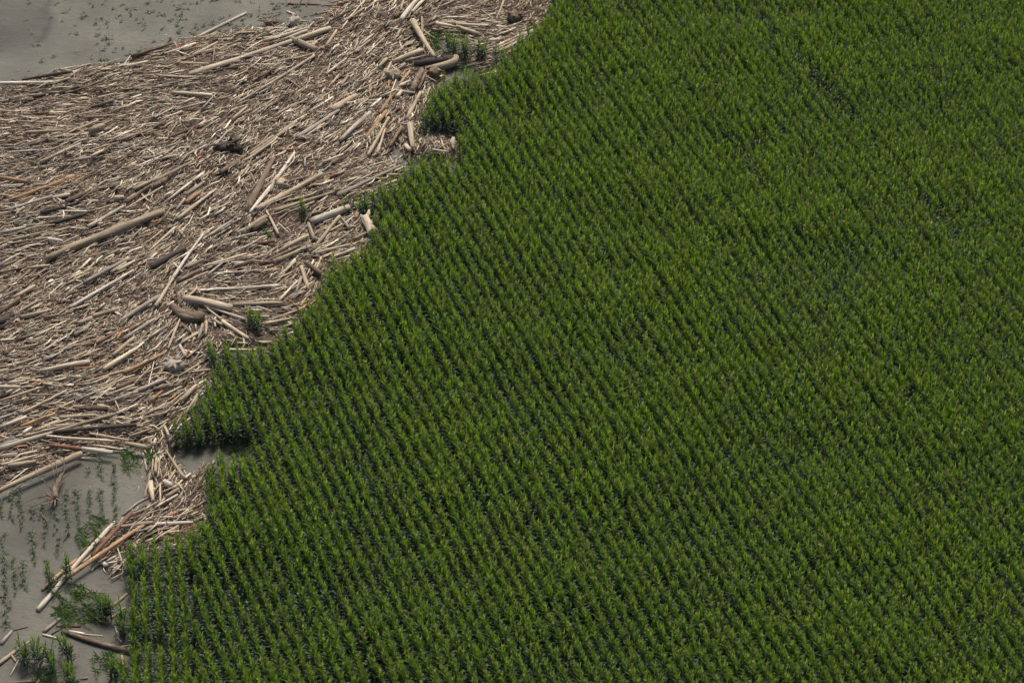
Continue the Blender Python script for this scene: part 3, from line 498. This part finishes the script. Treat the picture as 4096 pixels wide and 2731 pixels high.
bent('bent_trunk', 'C', [(1470,1110,.15),(1540,1180,.15),(1610,1220,.15),(1690,1215,.1),(1735,1185,.1)], [.20,.38,.5,.42,.22], 'b', 'thick brown hook-shaped root trunk below the huge pale log', 'log')
bent('dead_tree', 'B', [(1390,180,.4),(1440,270,.35),(1500,370,.3),(1580,490,.2)], [.26,.24,.2,.14], 't', 'bare tan tree trunk lying across the others with thin branches fanning at its foot', 'dead tree',
     [([(1490,360,.3),(1485,430,.4),(1520,490,.1)],.05), ([(1530,410,.25),(1580,450,.4),(1605,490,.1)],.05), ([(1540,430,.25),(1520,470,.4),(1545,500,.1)],.04),
      ([(1470,330,.3),(1540,340,.5),(1590,440,.2)],.04), ([(1400,190,.4),(1380,165,.7)],.08), ([(1425,240,.35),(1450,200,.6)],.1)])
bent('forked_log', 'D', [(1695,495,.15),(1670,450,.2),(1640,400,.25),(1625,370,.3)], [.42,.32,.30,.34], 'p', 'pale forked trunk with two stubby arms leaning at the corn edge', 'log',
     [([(1630,385,.3),(1600,355,.4),(1583,340,.5)],.20), ([(1635,380,.3),(1655,330,.45),(1660,300,.5)],.22)])
bent('uprooted_bush', 'E', [(470,1270,.0),(475,1200,.1),(500,1120,.2),(550,1020,.25)], [.24,.20,.15,.08], 'b', 'uprooted dead bush with reddish twigs lying on the mud below the long tan trunk', 'dead bush',
     [([(485,1180,.1),(450,1000,.7),(370,850,.9)],.05), ([(500,1120,.2),(480,980,.6),(420,870,.8)],.05), ([(520,1080,.2),(550,970,.6),(470,880,.9)],.05), ([(470,1230,.1),(380,1120,.5),(300,1040,.6)],.05),
      ([(500,1130,.2),(600,1050,.4),(690,1010,.3)],.04), ([(470,1260,0),(400,1240,.4),(320,1270,.1)],.07), ([(470,1270,0),(430,1300,.3),(350,1330,.05)],.06), ([(470,1270,0),(470,1330,.2),(440,1350,.05)],.06),
      ([(470,1260,0),(520,1290,.3),(500,1340,.05)],.05), ([(470,1260,0),(410,1270,.5),(370,1230,.5)],.05), ([(480,1240,0),(330,1250,.3),(200,1310,.02)],.03), ([(470,1250,0),(430,1330,.5),(300,1310,.1)],.04),
      ([(470,1270,0),(360,1290,.3),(290,1340,.05)],.05), ([(470,1265,.1),(440,1250,.6),(350,1190,.4)],.05)])
_v, _f, _u = blob(.20, 12); tag(link('pale_boulder', mesh('pale_boulder', _v, _f, [WOOD['w']], _u), loc=at(*Z('F',903,556),.12)), 'small white rounded block on the mud beside short white sticks', 'block')

# ---------------------------------------------------------------- labels of the logs: look, then nearest named landmark, until nothing else fits
LAND = {'A -60 722':'knotted white trunk at the debris top edge','A 1620 645':'great pale trunk near the top','A 1690 320':'lone grey log out on the mud','B 320 32':'red log','B 560 40':'red log with bleached end on mud',
 'B 350 340':'flat tan slab','B 1290 185':'stout grey log at the top','B 1400 560':'thick black bark log','B 1205 772':'white squared plank','B 700 950':'thick tan tapering log','B 58 1796':'long thick tan log',
 'B 1365 1070':'upright weathered tan log','B 985 1190':'orange log with black bands','C 0 20':'bright orange peeled log','C 400 722':'biggest tan trunk of all','C 600 1140':'slender white birch pole','C 1475 900':'long bleached crossing pole',
 'C 1570 1065':'huge pale split log','C 1270 800':'thick black log in mid drift','C 480 315':'short white bar','D 1160 405':'cracked grey slab log','C 1625 985':'long level white pole','E -40 1228':'long tan trunk bordering the mud',
 'E 460 718':'long black pole','E -30 860':'long grey trunk above the black pole','E 1330 1500':'white pole by the lower corn','F 325 940':'straight grey log across the mud','F 530 1120':'thick brown log near the bottom','E 1400 1130':'pale grey block of wood',
 'C 1900 1250':'pale peeled log pointing at corn','B 2050 365':'pale bluish wood block','B 1340 1025':'straight tan log beside the corn corner','C 350 340':'short black log','E 1540 450':'stout tan log near corn edge','D 1110 750':'broad brown slab by the corn','E 350 190':'stout pale log mid drift'}
CN = {'p':'pale stripped','w':'bleached white','t':'tan','g':'grey weathered','k':'pale grey','b':'brown','d':'black-barked','o':'orange peeled','r':'red-brown'}
SHORT = {'knotted white trunk at the debris top edge': 'knotted white edge trunk',
 'great pale trunk near the top': 'great pale upper trunk',
 'lone grey log out on the mud': 'lone mud-flat log',
 'red log with bleached end on mud': 'bleached-ended red log',
 'stout grey log at the top': 'stout grey top log',
 'biggest tan trunk of all': 'biggest tan trunk',
 'thick black log in mid drift': 'thick black mid-drift log',
 'long tan trunk bordering the mud': 'long tan mud-side trunk',
 'long grey trunk above the black pole': 'long pale grey trunk',
 'white pole by the lower corn': 'white lower-corn pole',
 'straight grey log across the mud': 'straight pale mud log',
 'thick brown log near the bottom': 'thick brown bottom log',
 'pale peeled log pointing at corn': 'pale corn-pointing log',
 'straight tan log beside the corn corner': 'straight tan corner log',
 'stout tan log near corn edge': 'stout tan edge log',
 'broad brown slab by the corn': 'broad brown slab',
 'stout pale log mid drift': 'stout pale mid-drift log'}
lands = [(L, SHORT.get(LAND[L.src], LAND[L.src])) for L in LIST if L.src in LAND]
for L in LIST:
    dx, dy = L.p2[0]-L.p1[0], L.p2[1]-L.p1[1]; an = math.degrees(math.atan2(-dy, dx)) % 180
    L.tilt = 'lying level' if an < 9 or an > 171 else 'tilted slightly' if an < 24 else 'slanting' if an < 42 else 'steep' if an < 110 else 'leaning backward'
    L.lw = 'stubby' if L.len < 1.4 else 'short' if L.len < 2.3 else 'mid-length' if L.len < 4 else 'long' if L.len < 7 else 'very long'
    L.tw = 'thin' if L.r < .1 else 'slim' if L.r < .17 else 'stout' if L.r < .26 else 'thick'
def rel(L, M):
    dx, dy = L.mid[0]-M.mid[0], L.mid[1]-M.mid[1]
    return ('right of' if dx > 0 else 'left of') if abs(dx) > 1.3*abs(dy) else ('below' if dy > 0 else 'above')
def nearest(L):
    return sorted(((math.hypot(*(L.mid-M.mid)), n, M) for M, n in lands if M is not L), key=lambda t: t[0])
for L in LIST:
    d, n, M = nearest(L)[0]; L.near = n; L.rel = rel(L, M)
for L in LIST:
    noun = 'log' if L.name == 'driftwood_log' else 'pole'; tag(L.o, None, 'log' if noun == 'log' else 'wood pole', 'loose driftwood logs' if noun == 'log' else 'loose driftwood poles')
    if L.src in LAND:
        n = LAND[L.src]; lab = f'{n}, {L.lw}, {L.tilt}' if len(n.split()) < 6 else n; L.o['label'] = lab; continue
    opts = [(lambda K: (K.c, K.near, K.rel), f'{CN[L.c]} {noun} {L.rel} the {L.near}'),
            (lambda K: (K.c, K.lw, K.near, K.rel), f'{L.lw} {CN[L.c]} {noun} {L.rel} the {L.near}'),
            (lambda K: (K.c, K.tw, K.near, K.rel), f'{L.tw} {CN[L.c]} {noun} {L.rel} the {L.near}'),
            (lambda K: (K.c, K.tilt, K.near, K.rel), f'{CN[L.c]} {noun} {L.tilt} {L.rel} the {L.near}'),
            (lambda K: (K.c, K.tw, K.lw, K.near, K.rel), f'{L.lw} {L.tw} {CN[L.c]} {noun} {L.rel} the {L.near}'),
            (lambda K: (K.c, K.tilt, K.lw, K.near, K.rel), f'{L.lw} {CN[L.c]} {noun} {L.tilt} {L.rel} the {L.near}'),
            (lambda K: (K.c, K.tilt, K.lw, K.tw, K.near, K.rel), f'{L.lw} {L.tw} {CN[L.c]} {noun} {L.tilt} {L.rel} the {L.near}')]
    for key, lab in opts:
        if sum(key(K) == key(L) for K in LIST if K.src not in LAND) == 1: break
    else:                                                # several alike: order by nearness to that landmark
        M = [m for m, n in lands if n == L.near][0]
        same = sorted((K for K in LIST if K.src not in LAND and opts[0][0](K) == opts[0][0](L)), key=lambda K: math.hypot(*(K.mid-M.mid)))
        q = same.index(L); lab = f"{CN[L.c]} {noun} {L.rel} the {L.near}, {('closest','second closest','third closest','fourth closest','fifth closest','sixth closest','farthest')[min(q,6)]} to it"
    L.o['label'] = lab

# ---------------------------------------------------------------- corn
def leaf_strip(base, az, elev, length, width, droop, age, seg=6, twist=0):
    V, Fc, C = [], [], []; p = np.array(base, float); e = elev; dl = length/seg
    for i in range(seg+1):
        t = i/seg; h = np.array((math.cos(az), math.sin(az), 0)); s = np.array((-math.sin(az), math.cos(az), 0))
        d = h*math.cos(e) + np.array((0, 0, 1))*math.sin(e); up = np.array((0, 0, 1))*math.cos(e) - h*math.sin(e)
        wd = width*.5*min(1, (.35+2.2*t))*(1-max(0, (t-.35)/.65)**1.7) + .002
        V += [p - s*wd + up*wd*.35, p, p + s*wd + up*wd*.35]; C += [age]*3
        p = p + d*dl; e -= droop/seg*(0.5+t); az += twist/seg
    for i in range(seg):
        k = i*3; Fc += [(k, k+1, k+4, k+3), (k+1, k+2, k+5, k+4)]
    return V, Fc, C
def corn_parts(seed, h=1.95, tassel=True):
    rr = random.Random(seed); leaves = ([], [], []); n = rr.randint(14, 16); az0 = rr.gauss(0, .6)
    for i in range(n):
        t = i/(n-1); z = h*(.16 + .80*t); az = az0 + math.pi*(i % 2) + rr.gauss(0, .35)
        if t < .52: L, el, dr, wd = rr.uniform(.55, .78), rr.uniform(.70, 1.0), rr.uniform(1.9, 2.8), rr.uniform(.08, .105)
        elif t < .74: L, el, dr, wd = rr.uniform(.48, .64), rr.uniform(1.10, 1.32), rr.uniform(.6, 1.5), rr.uniform(.065, .085)
        else: L, el, dr, wd = rr.uniform(.34, .52), rr.uniform(1.30, 1.52), rr.uniform(.05, .30), rr.uniform(.045, .065)
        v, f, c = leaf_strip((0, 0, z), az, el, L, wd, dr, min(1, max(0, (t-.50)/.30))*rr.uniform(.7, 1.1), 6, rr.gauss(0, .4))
        k = len(leaves[0]); leaves[0].extend(v); leaves[1].extend([tuple(q+k for q in ff) for ff in f]); leaves[2].extend(c)
    lean = (rr.gauss(0, .03), rr.gauss(0, .03))
    sv, sf, su = tube([(0, 0, -.05), (lean[0]*.3, lean[1]*.3, h*.5), (lean[0], lean[1], h*.97)], [.018, .014, .007], 5, 0, seed)
    tv, tf = [], []
    for k in range(5 if tassel else 0):
        an, el = rr.uniform(0, 6.28), (1.5 if k == 0 else rr.uniform(.85, 1.35)); l = rr.uniform(.16, .28) + (.08 if k == 0 else 0)
        d = np.array((math.cos(an)*math.cos(el), math.sin(an)*math.cos(el), math.sin(el))); b = np.array((lean[0], lean[1], h*.93 + .012*k))
        v, f, u = tube([b, b+d*l*.6, b+d*l+np.array((0, 0, -.02))], [.005, .008, .003], 3, 0, k); kk = len(tv)
        tv.extend(v); tf.extend([tuple(q+kk for q in ff) for ff in f])
    return leaves, (sv, sf), (tv, tf)
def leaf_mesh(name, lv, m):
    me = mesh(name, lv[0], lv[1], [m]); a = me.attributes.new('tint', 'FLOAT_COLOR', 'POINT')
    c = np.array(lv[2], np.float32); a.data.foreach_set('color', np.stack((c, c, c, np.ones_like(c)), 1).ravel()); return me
NV = 12
PARTS = [corn_parts(100+i) for i in range(NV)]
stalk_me = [mesh('stalk', *p[1], [STALK]) for p in PARTS]
leaf_me = [leaf_mesh('foliage', p[0], LEAF) for p in PARTS]
flat_me = [leaf_mesh('foliage', corn_parts(300+i, 1.5, False)[0], FLAT) for i in range(4)]
tassel_me = [mesh('tassel', *p[2], [TASSEL]) for p in PARTS]
VAR = bpy.data.collections.new('corn_variants')
for i, p in enumerate(PARTS):
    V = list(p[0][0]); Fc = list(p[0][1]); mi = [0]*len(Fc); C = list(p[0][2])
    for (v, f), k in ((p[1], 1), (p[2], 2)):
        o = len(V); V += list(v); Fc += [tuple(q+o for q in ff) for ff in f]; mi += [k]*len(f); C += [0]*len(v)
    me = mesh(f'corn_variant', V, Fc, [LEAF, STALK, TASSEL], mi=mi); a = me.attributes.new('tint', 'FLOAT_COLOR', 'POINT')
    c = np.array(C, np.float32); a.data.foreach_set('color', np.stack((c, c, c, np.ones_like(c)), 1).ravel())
    VAR.objects.link(bpy.data.objects.new(f'corn_variant_{i:02d}', me))

AZ1, AZ2, ROW, STEP = math.radians(19.1), math.radians(6.5), 0.75, 0.14
SPLIT = FAR([(1000,1800),(838,2100),(800,2230),(772,2400),(765,2560),(770,2800),(800,3200),(-500,3200),(-500,1800)])
GAPS = [((3030,115),(3400,545),.6),((1440,1880),(1500,2010),.4),((1310,2420),(1340,2520),.75),((1420,2600),(1450,2690),.7),((760,2330),(772,2400),.85),((640,2590),(655,2640),.8),
        ((3745,905),(3830,1000),.4),((2420,1090),(2490,1200),.5),((1890,2010),(1935,2100),.35),((3000,2400),(3060,2500),.5),((2270,2480),(2320,2570),.6),((3390,1060),(3460,1160),.5),((3400,530),(3840,1060),.42),((3840,1060),(4150,1420),.3),((2845,530),(3330,1150),.38),((3330,1150),(3700,1590),.3),((2430,0),(2845,530),.25)]
def field(az, through, keep):
    u = np.array((-math.sin(az), math.cos(az))); v = np.array((math.cos(az), math.sin(az))); o = at(*through)[:2]
    R = np.arange(-160, 160); T = np.arange(-110, 130, STEP); pts, rid = [], []
    for r in R:
        t = T + rng.uniform(0, STEP) + rng.normal(0, .035, len(T)); s = r*ROW + rng.normal(0, .013, len(T)) + 0.05*math.sin(r*1.7)
        p = o + t[:, None]*u + np.asarray(s)[:, None]*v; pts.append(p); rid.append(np.full(len(p), r))
    P = np.concatenate(pts); rid = np.concatenate(rid); wob = (vnoise(P, 14, 21)-.5)*.22
    P = P + v*wob[:, None]; k = inside(CORN_G, P) & keep(P); return P[k], rid[k]
P1, r1 = field(AZ1, (1772, 374), lambda P: ~inside(SPLIT, P)); P2, r2 = field(AZ2, (632, 2480), lambda P: inside(SPLIT, P))
CP_ = np.concatenate((P1, P2)); row_az = np.concatenate((np.full(len(P1), AZ1), np.full(len(P2), AZ2)))
pxp = px_of(np.column_stack((CP_, np.zeros(len(CP_)))))
drop = rng.random(len(CP_)) < 0.05 + 0.10*(vnoise(CP_, 6, 31) > .72)
for a, b, pr in GAPS:
    d = poly_dist([tuple(at(*a)[:2]), tuple(at(*b)[:2])], CP_, False); drop |= (d < .42) & (rng.random(len(CP_)) < pr)
drop |= (pxp[:,0] < -200)
CP_, row_az, pxp = CP_[~drop], row_az[~drop], pxp[~drop]
hgt = 0.82 + 0.22*vnoise(CP_, 5, 41) + .08*vnoise(CP_, 1.6, 42) + rng.normal(0, .08, len(CP_))
rot = row_az + math.pi/2*0 + rng.normal(0, .5, len(CP_)) + np.where(rng.random(len(CP_)) < .5, math.pi, 0)
edge = poly_dist(CORN_G, CP_); hgt *= np.where(edge < .8, rng.uniform(.68, 1.0, len(CP_)), 1)

# isolated clumps that stand by themselves: (photo base points of short row pieces, how many), label, group
CLUMPS = [([(1792,200),(1822,245)], 12, 'upright corn plant in the first isolated clump beside the bent tan trunk', 'corn clump by the bent trunk'),
 ([(1850,215),(1872,268)], 12, 'upright corn plant in the second isolated clump, between mud and pale logs', 'corn clump between mud and pale logs'),
 ([(1910,235),(1945,262)], 8, 'corn plant of the small clump in front of the level pale poles', 'corn clump by the level poles'),
 ([(1978,245),(2015,290)], 8, 'corn plant of the thin clump at the end of the bundled poles', 'corn clump by the bundled poles'),
 ([(1205,880),(1222,893)], 6, 'corn plant of the lone tuft inside the driftwood left of the cracked grey slab', 'lone corn tuft in the driftwood'),
 ([(995,1318),(1040,1345)], 12, 'corn plant of the bushy clump standing past the tip of the huge pale log', 'corn clump below the huge pale log'),
 ([(1400,862),(1478,850)], 12, 'leaning corn plant pushed over beside the pale forked trunk', 'corn by the forked trunk'),
 ([(92,2640),(112,2690)], 8, 'corn plant in the outermost row of the clump at the bottom corner', 'bottom corner corn, outer row'),
 ([(142,2630),(165,2690)], 8, 'corn plant in the second row of the bottom corner clump', 'bottom corner corn, second row'),
 ([(195,2640),(225,2725)], 9, 'corn plant in the third row of the bottom corner clump', 'bottom corner corn, third row'),
 ([(242,2610),(290,2670)], 9, 'corn plant in the row nearest the thick brown log at the bottom corner', 'bottom corner corn, row by the log'),
 ([(265,2745),(310,2770)], 8, 'corn plant rising at the bottom edge beside the corner clump', 'corn at the bottom edge'),
 ([(398,2460),(450,2490)], 12, 'corn plant of the clump between mud and the short tan edge logs', 'corn clump by the short edge logs'),
 ([(440,2720),(470,2745)], 8, 'corn plant standing below the tip of the thick brown log', 'corn below the brown log'),
 ([(205,2345),(215,2362)], 4, 'corn plant poking up between the straight grey log and orange log', 'corn between the two mud logs'),
 ([(262,2310),(285,2335)], 5, 'corn plant growing through the crossing of the mud logs', 'corn at the log crossing')]
proto = {}
def corn_object(name, p, rz, sc, label, group, i, tilt=(0, 0), cat='corn plant', flat=False):
    k = i % NV; key = (name, k)
    root = link(name, stalk_me[k], loc=p, rot=(tilt[0], tilt[1], rz)); root.scale = (sc, sc, sc); tag(root, label, cat, group)
    link('foliage', flat_me[k % 4] if flat else leaf_me[k], root)
    if not flat: link('tassel', tassel_me[k], root)
    return root
n_ind = 0
for pts, n, label, group in CLUMPS:
    for q in range(n):
        t = (q+.5)/n + rng.normal(0, .04); x = pts[0][0]*(1-t)+pts[1][0]*t; y = pts[0][1]*(1-t)+pts[1][1]*t
        p = at(x + rng.normal(0, 4), y + rng.normal(0, 3)); ln = (.5, .3) if 'leaning' in label else (rng.normal(0, .10), rng.normal(0, .10))
        corn_object('corn_plant', p, rng.uniform(0, 6.28), rng.uniform(.78, 1.0), label, group, n_ind, ln); n_ind += 1
# the 300 that show largest: the nearest plants along the open field edge
ZONES = [((500,2240),'beside the orange and red logs'),((520,2330),'beside the white block and sticks on mud'),((490,2470),'by the short tan edge logs'),((530,2610),'at the tip of the thick brown log'),((495,2731),'lowest down the open field edge'),
 ((640,2225),'behind the level white pole'),((770,2190),'at the inner corner of the lower driftwood pocket'),((840,2060),'along the upright side of the lower driftwood pocket'),((845,1920),'facing the small mud opening'),
 ((940,1890),'behind the flattened corn in the mud opening'),((760,1815),'on the mud opening, upper side'),((720,1760),'near the black pole tip'),((790,1660),'beside the steep grey edge log'),((850,1500),'by the large rounded grey stump'),
 ((900,1440),'below the fan of short tan logs'),((1060,1440),'below the bushy clump past the pale log'),((1200,1330),'along the pale poles rim'),((1300,1180),'by the broad brown slab')]
open_edge = poly_dist([tuple(p) for p in CORN_G[9:-3]], CP_, False)
score = np.where((open_edge < .62) & (pxp[:,1] < 2790), pxp[:,1], -1); order = np.argsort(-score)[:max(0, 300-n_ind)]
order = [i for i in order if score[i] > 0]
zc = np.array([z[0] for z in ZONES])
for i in order:
    z = int(np.argmin(np.hypot(*(zc - pxp[i]).T)))
    corn_object('corn_plant', (CP_[i,0], CP_[i,1], 0), rot[i], hgt[i], f'tall corn plant on the field edge {ZONES[z][1]}', f'edge corn {ZONES[z][1]}', int(i), (rng.normal(0, .14), rng.normal(0, .14)))
rest = np.ones(len(CP_), bool); rest[order] = False
def corn_field():
    idx = np.where(rest)[0]; n = len(idx); m = bpy.data.meshes.new('corn_field')
    m.vertices.add(n); m.vertices.foreach_set('co', np.column_stack((CP_[idx], np.zeros(n))).astype(np.float32).ravel())
    a = m.attributes.new('spin', 'FLOAT_VECTOR', 'POINT'); a.data.foreach_set('vector', np.column_stack((rng.normal(0, .05, n), rng.normal(0, .05, n), rot[idx])).astype(np.float32).ravel())
    a = m.attributes.new('size', 'FLOAT', 'POINT'); a.data.foreach_set('value', hgt[idx].astype(np.float32))
    a = m.attributes.new('which', 'INT', 'POINT'); a.data.foreach_set('value', rng.integers(0, NV, n).astype(np.int32))
    a = m.attributes.new('patch', 'FLOAT', 'POINT'); a.data.foreach_set('value', np.clip((.6*vnoise(CP_[idx], 11, 81)+.4*vnoise(CP_[idx], 4, 82)-.30)*2.2, 0, 1).astype(np.float32))
    o = link('corn_field', m); tag(o, 'dense green tasselled corn in long slanting rows filling the field', 'corn field', kind='stuff')
    g = bpy.data.node_groups.new('corn_rows', 'GeometryNodeTree')
    g.interface.new_socket('Geometry', in_out='INPUT', socket_type='NodeSocketGeometry'); g.interface.new_socket('Geometry', in_out='OUTPUT', socket_type='NodeSocketGeometry')
    gi, go = g.nodes.new('NodeGroupInput'), g.nodes.new('NodeGroupOutput'); ip = g.nodes.new('GeometryNodeInstanceOnPoints'); ci = g.nodes.new('GeometryNodeCollectionInfo')
    ci.inputs['Collection'].default_value = VAR; ci.inputs['Separate Children'].default_value = True; ci.inputs['Reset Children'].default_value = True
    def attr(nm, ty):
        q = g.nodes.new('GeometryNodeInputNamedAttribute'); q.data_type = ty; q.inputs['Name'].default_value = nm; return q.outputs['Attribute']
    g.links.new(gi.outputs[0], ip.inputs['Points']); g.links.new(ci.outputs[0], ip.inputs['Instance']); ip.inputs['Pick Instance'].default_value = True
    g.links.new(attr('which', 'INT'), ip.inputs['Instance Index']); g.links.new(attr('spin', 'FLOAT_VECTOR'), ip.inputs['Rotation']); g.links.new(attr('size', 'FLOAT'), ip.inputs['Scale'])
    g.links.new(ip.outputs[0], go.inputs[0]); md = o.modifiers.new('rows', 'NODES'); md.node_group = g
corn_field()

# ---------------------------------------------------------------- corn knocked flat by the flood
FLATS = [([(200,2340),(345,2330),(360,2440),(330,2500),(230,2490),(190,2420)], 48, -0.7, 'flattened green corn plant on the mud between the straight grey log and brown log', 'flattened corn below the grey log'),
 ([(860,1830),(900,1800),(1040,1800),(1020,1850),(960,1870),(900,1845)], 26, 0.3, 'flattened corn plant lying across the mud opening in the field edge', 'flattened corn in the mud opening'),
 ([(1610,655),(1650,610),(1760,625),(1780,660),(1700,690)], 26, 0.1, 'flattened corn plant at the mouth of the small field notch', 'flattened corn at the notch'),
 ([(1690,130),(1740,125),(1755,190),(1720,200)], 18, -1.2, 'flattened corn plant under the bare tree with fanning branches', 'flattened corn under the bare tree'),
 ([(1760,300),(1800,265),(1920,285),(1940,330),(1800,330)], 18, 0.1, 'flattened corn plant on mud behind the isolated corn clumps', 'flattened corn behind the clumps'),
 ([(475,1790),(520,1790),(540,1850),(490,1860)], 9, -1.2, 'bent corn plant hanging onto the mud from the driftwood rim', 'bent corn at the driftwood rim'),
 ([(590,1780),(625,1780),(625,1830),(595,1830)], 6, -1.4, 'bent corn plant between the rough tan root and the upright sticks', 'bent corn by upright sticks'),
 ([(875,1320),(950,1330),(945,1385),(885,1380)], 12, -0.8, 'flattened corn plant in the hollow below the pale peeled log', 'flattened corn in the hollow'),
 ([(1045,895),(1085,895),(1080,945),(1045,945)], 8, -1.3, 'flattened corn plant showing between logs left of the cracked slab', 'flattened corn left of the slab'),
 ([(1680,480),(1700,480),(1760,545),(1690,575),(1670,590)], 12, -2.3, 'drooping corn plant at the foot of the field corner', 'drooping corn at the field corner'),
 ([(355,2590),(470,2600),(470,2660),(380,2680)], 20, -0.9, 'flattened corn plant along the lower side of the thick brown log', 'flattened corn along the brown log'),
 ([(100,2690),(180,2690),(180,2731),(90,2731)], 8, 0.2, 'flattened corn plant lying under the bottom corner clump', 'flattened corn under corner clump'),
 ([(335,2060),(400,2050),(395,2150),(330,2200),(300,2180)], 18, -1.1, 'silted bent corn plant lying against the upper end of the grey log', 'bent corn at the grey log'),
 ([(380,2360),(400,2365),(395,2400),(370,2390)], 3, -1.0, 'single limp corn plant on the bare mud inside the log triangle', 'limp corn inside the log triangle')]
k = 0
for poly, n, az, label, group in FLATS:
    P = np.array(poly, float); c = 0
    while c < n:
        q = rng.uniform(P.min(0), P.max(0))
        if not inside(poly, q[None])[0]: continue
        p = at(*q, 0.06); a = az + rng.normal(0, .35)
        o = corn_object('flattened_corn_plant', p, 0, rng.uniform(.65, .95), label, group, k, cat='flattened corn', flat=True)
        o.rotation_mode = 'XYZ'; d = Vector((math.cos(a), math.sin(a), rng.uniform(.04, .30))).normalized()
        o.rotation_euler = (d.to_track_quat('Z', 'Y')).to_euler(); c += 1; k += 1

# stunted, silt-coated rows on the open mud, and tufts pressed flat on the far mud
def tuft(seed, h, n, lean):
    rr = random.Random(seed); L = ([], [], [])
    for i in range(n):
        t = i/max(1, n-1); v, f, c = leaf_strip((lean*h*t*.8, 0, h*(.15+.6*t)*(1-.3*lean)), rr.gauss(0, .8) + (math.pi if rr.random() < .15 else 0), rr.uniform(.1, .9), rr.uniform(.30, .6)*h*1.2, rr.uniform(.055, .08), rr.uniform(1.2, 2.4), rr.random(), 5, rr.gauss(0, .5))
        q = len(L[0]); L[0].extend(v); L[1].extend([tuple(x+q for x in ff) for ff in f]); L[2].extend(c)
    return leaf_mesh('silted_corn_plant', L, SILTY)
row_t = [tuft(500+i, .55, 10, .7) for i in range(8)]; far_t = [tuft(600+i, .34, 7, 1.1) for i in range(8)]
SROWS = [(9,1990,2500,'outermost'),(47,1965,2360,'second'),(82,1945,2340,'third'),(128,1940,2270,'fourth'),(176,2010,2330,'fifth'),(222,2030,2210,'sixth'),(267,1930,2140,'seventh'),(309,1950,2150,'eighth'),(360,1860,2065,'ninth'),(411,1830,2080,'tenth'),(463,1810,2110,'eleventh')]
for x0, y0, y1, nm in SROWS:
    y = y0; sparse = nm in ('fifth', 'sixth')
    while y < y1:
        y += rng.uniform(8, 15)*(1.6 if sparse else 1)
        if vnoise(np.array([[x0, y]]), 55, 51)[0] < .30: continue
        p = at(x0 + (y-2100)*.045 + rng.normal(0, 2.0), y); o = link('silted_corn_plant', row_t[rng.integers(8)], loc=p, rot=(0, 0, -1.35 + rng.normal(0, .5)))
        s = rng.uniform(.6, 1.05); o.scale = (s, s, s); tag(o, f'stunted silt-coated corn plant in the {nm} row on open mud, counted from the photo edge', 'silted corn', f'silted corn, {nm} row')
c = 0
while c < 210:
    q = np.array((rng.uniform(60, 1330), rng.uniform(-20, 290)))
    dens = np.clip((q[0]-100)/900, .05, 1)*(.25+1.5*max(0, vnoise(q[None], 70, 61)[0]-.35))
    if rng.random() > dens or inside(DEBRIS, q[None])[0]: continue
    p = at(*q); o = link('flattened_corn_seedling', far_t[rng.integers(8)], loc=p, rot=(0, 0, .9 + math.pi*(rng.random() < .35) + rng.normal(0, .5))); s = rng.uniform(.7, 1.5); o.scale = (s, s, s*.8)
    zone = 'on bare mud right of the drying channel' if q[0] < 420 else 'on mud in front of the brown edge log' if q[0] < 720 else 'on mud around the lone grey log' if q[0] < 960 else 'on mud around the two root stumps'
    tag(o, f'small wilted corn seedling pressed flat {zone}', 'corn seedling', f'wilted seedlings {zone}'); c += 1
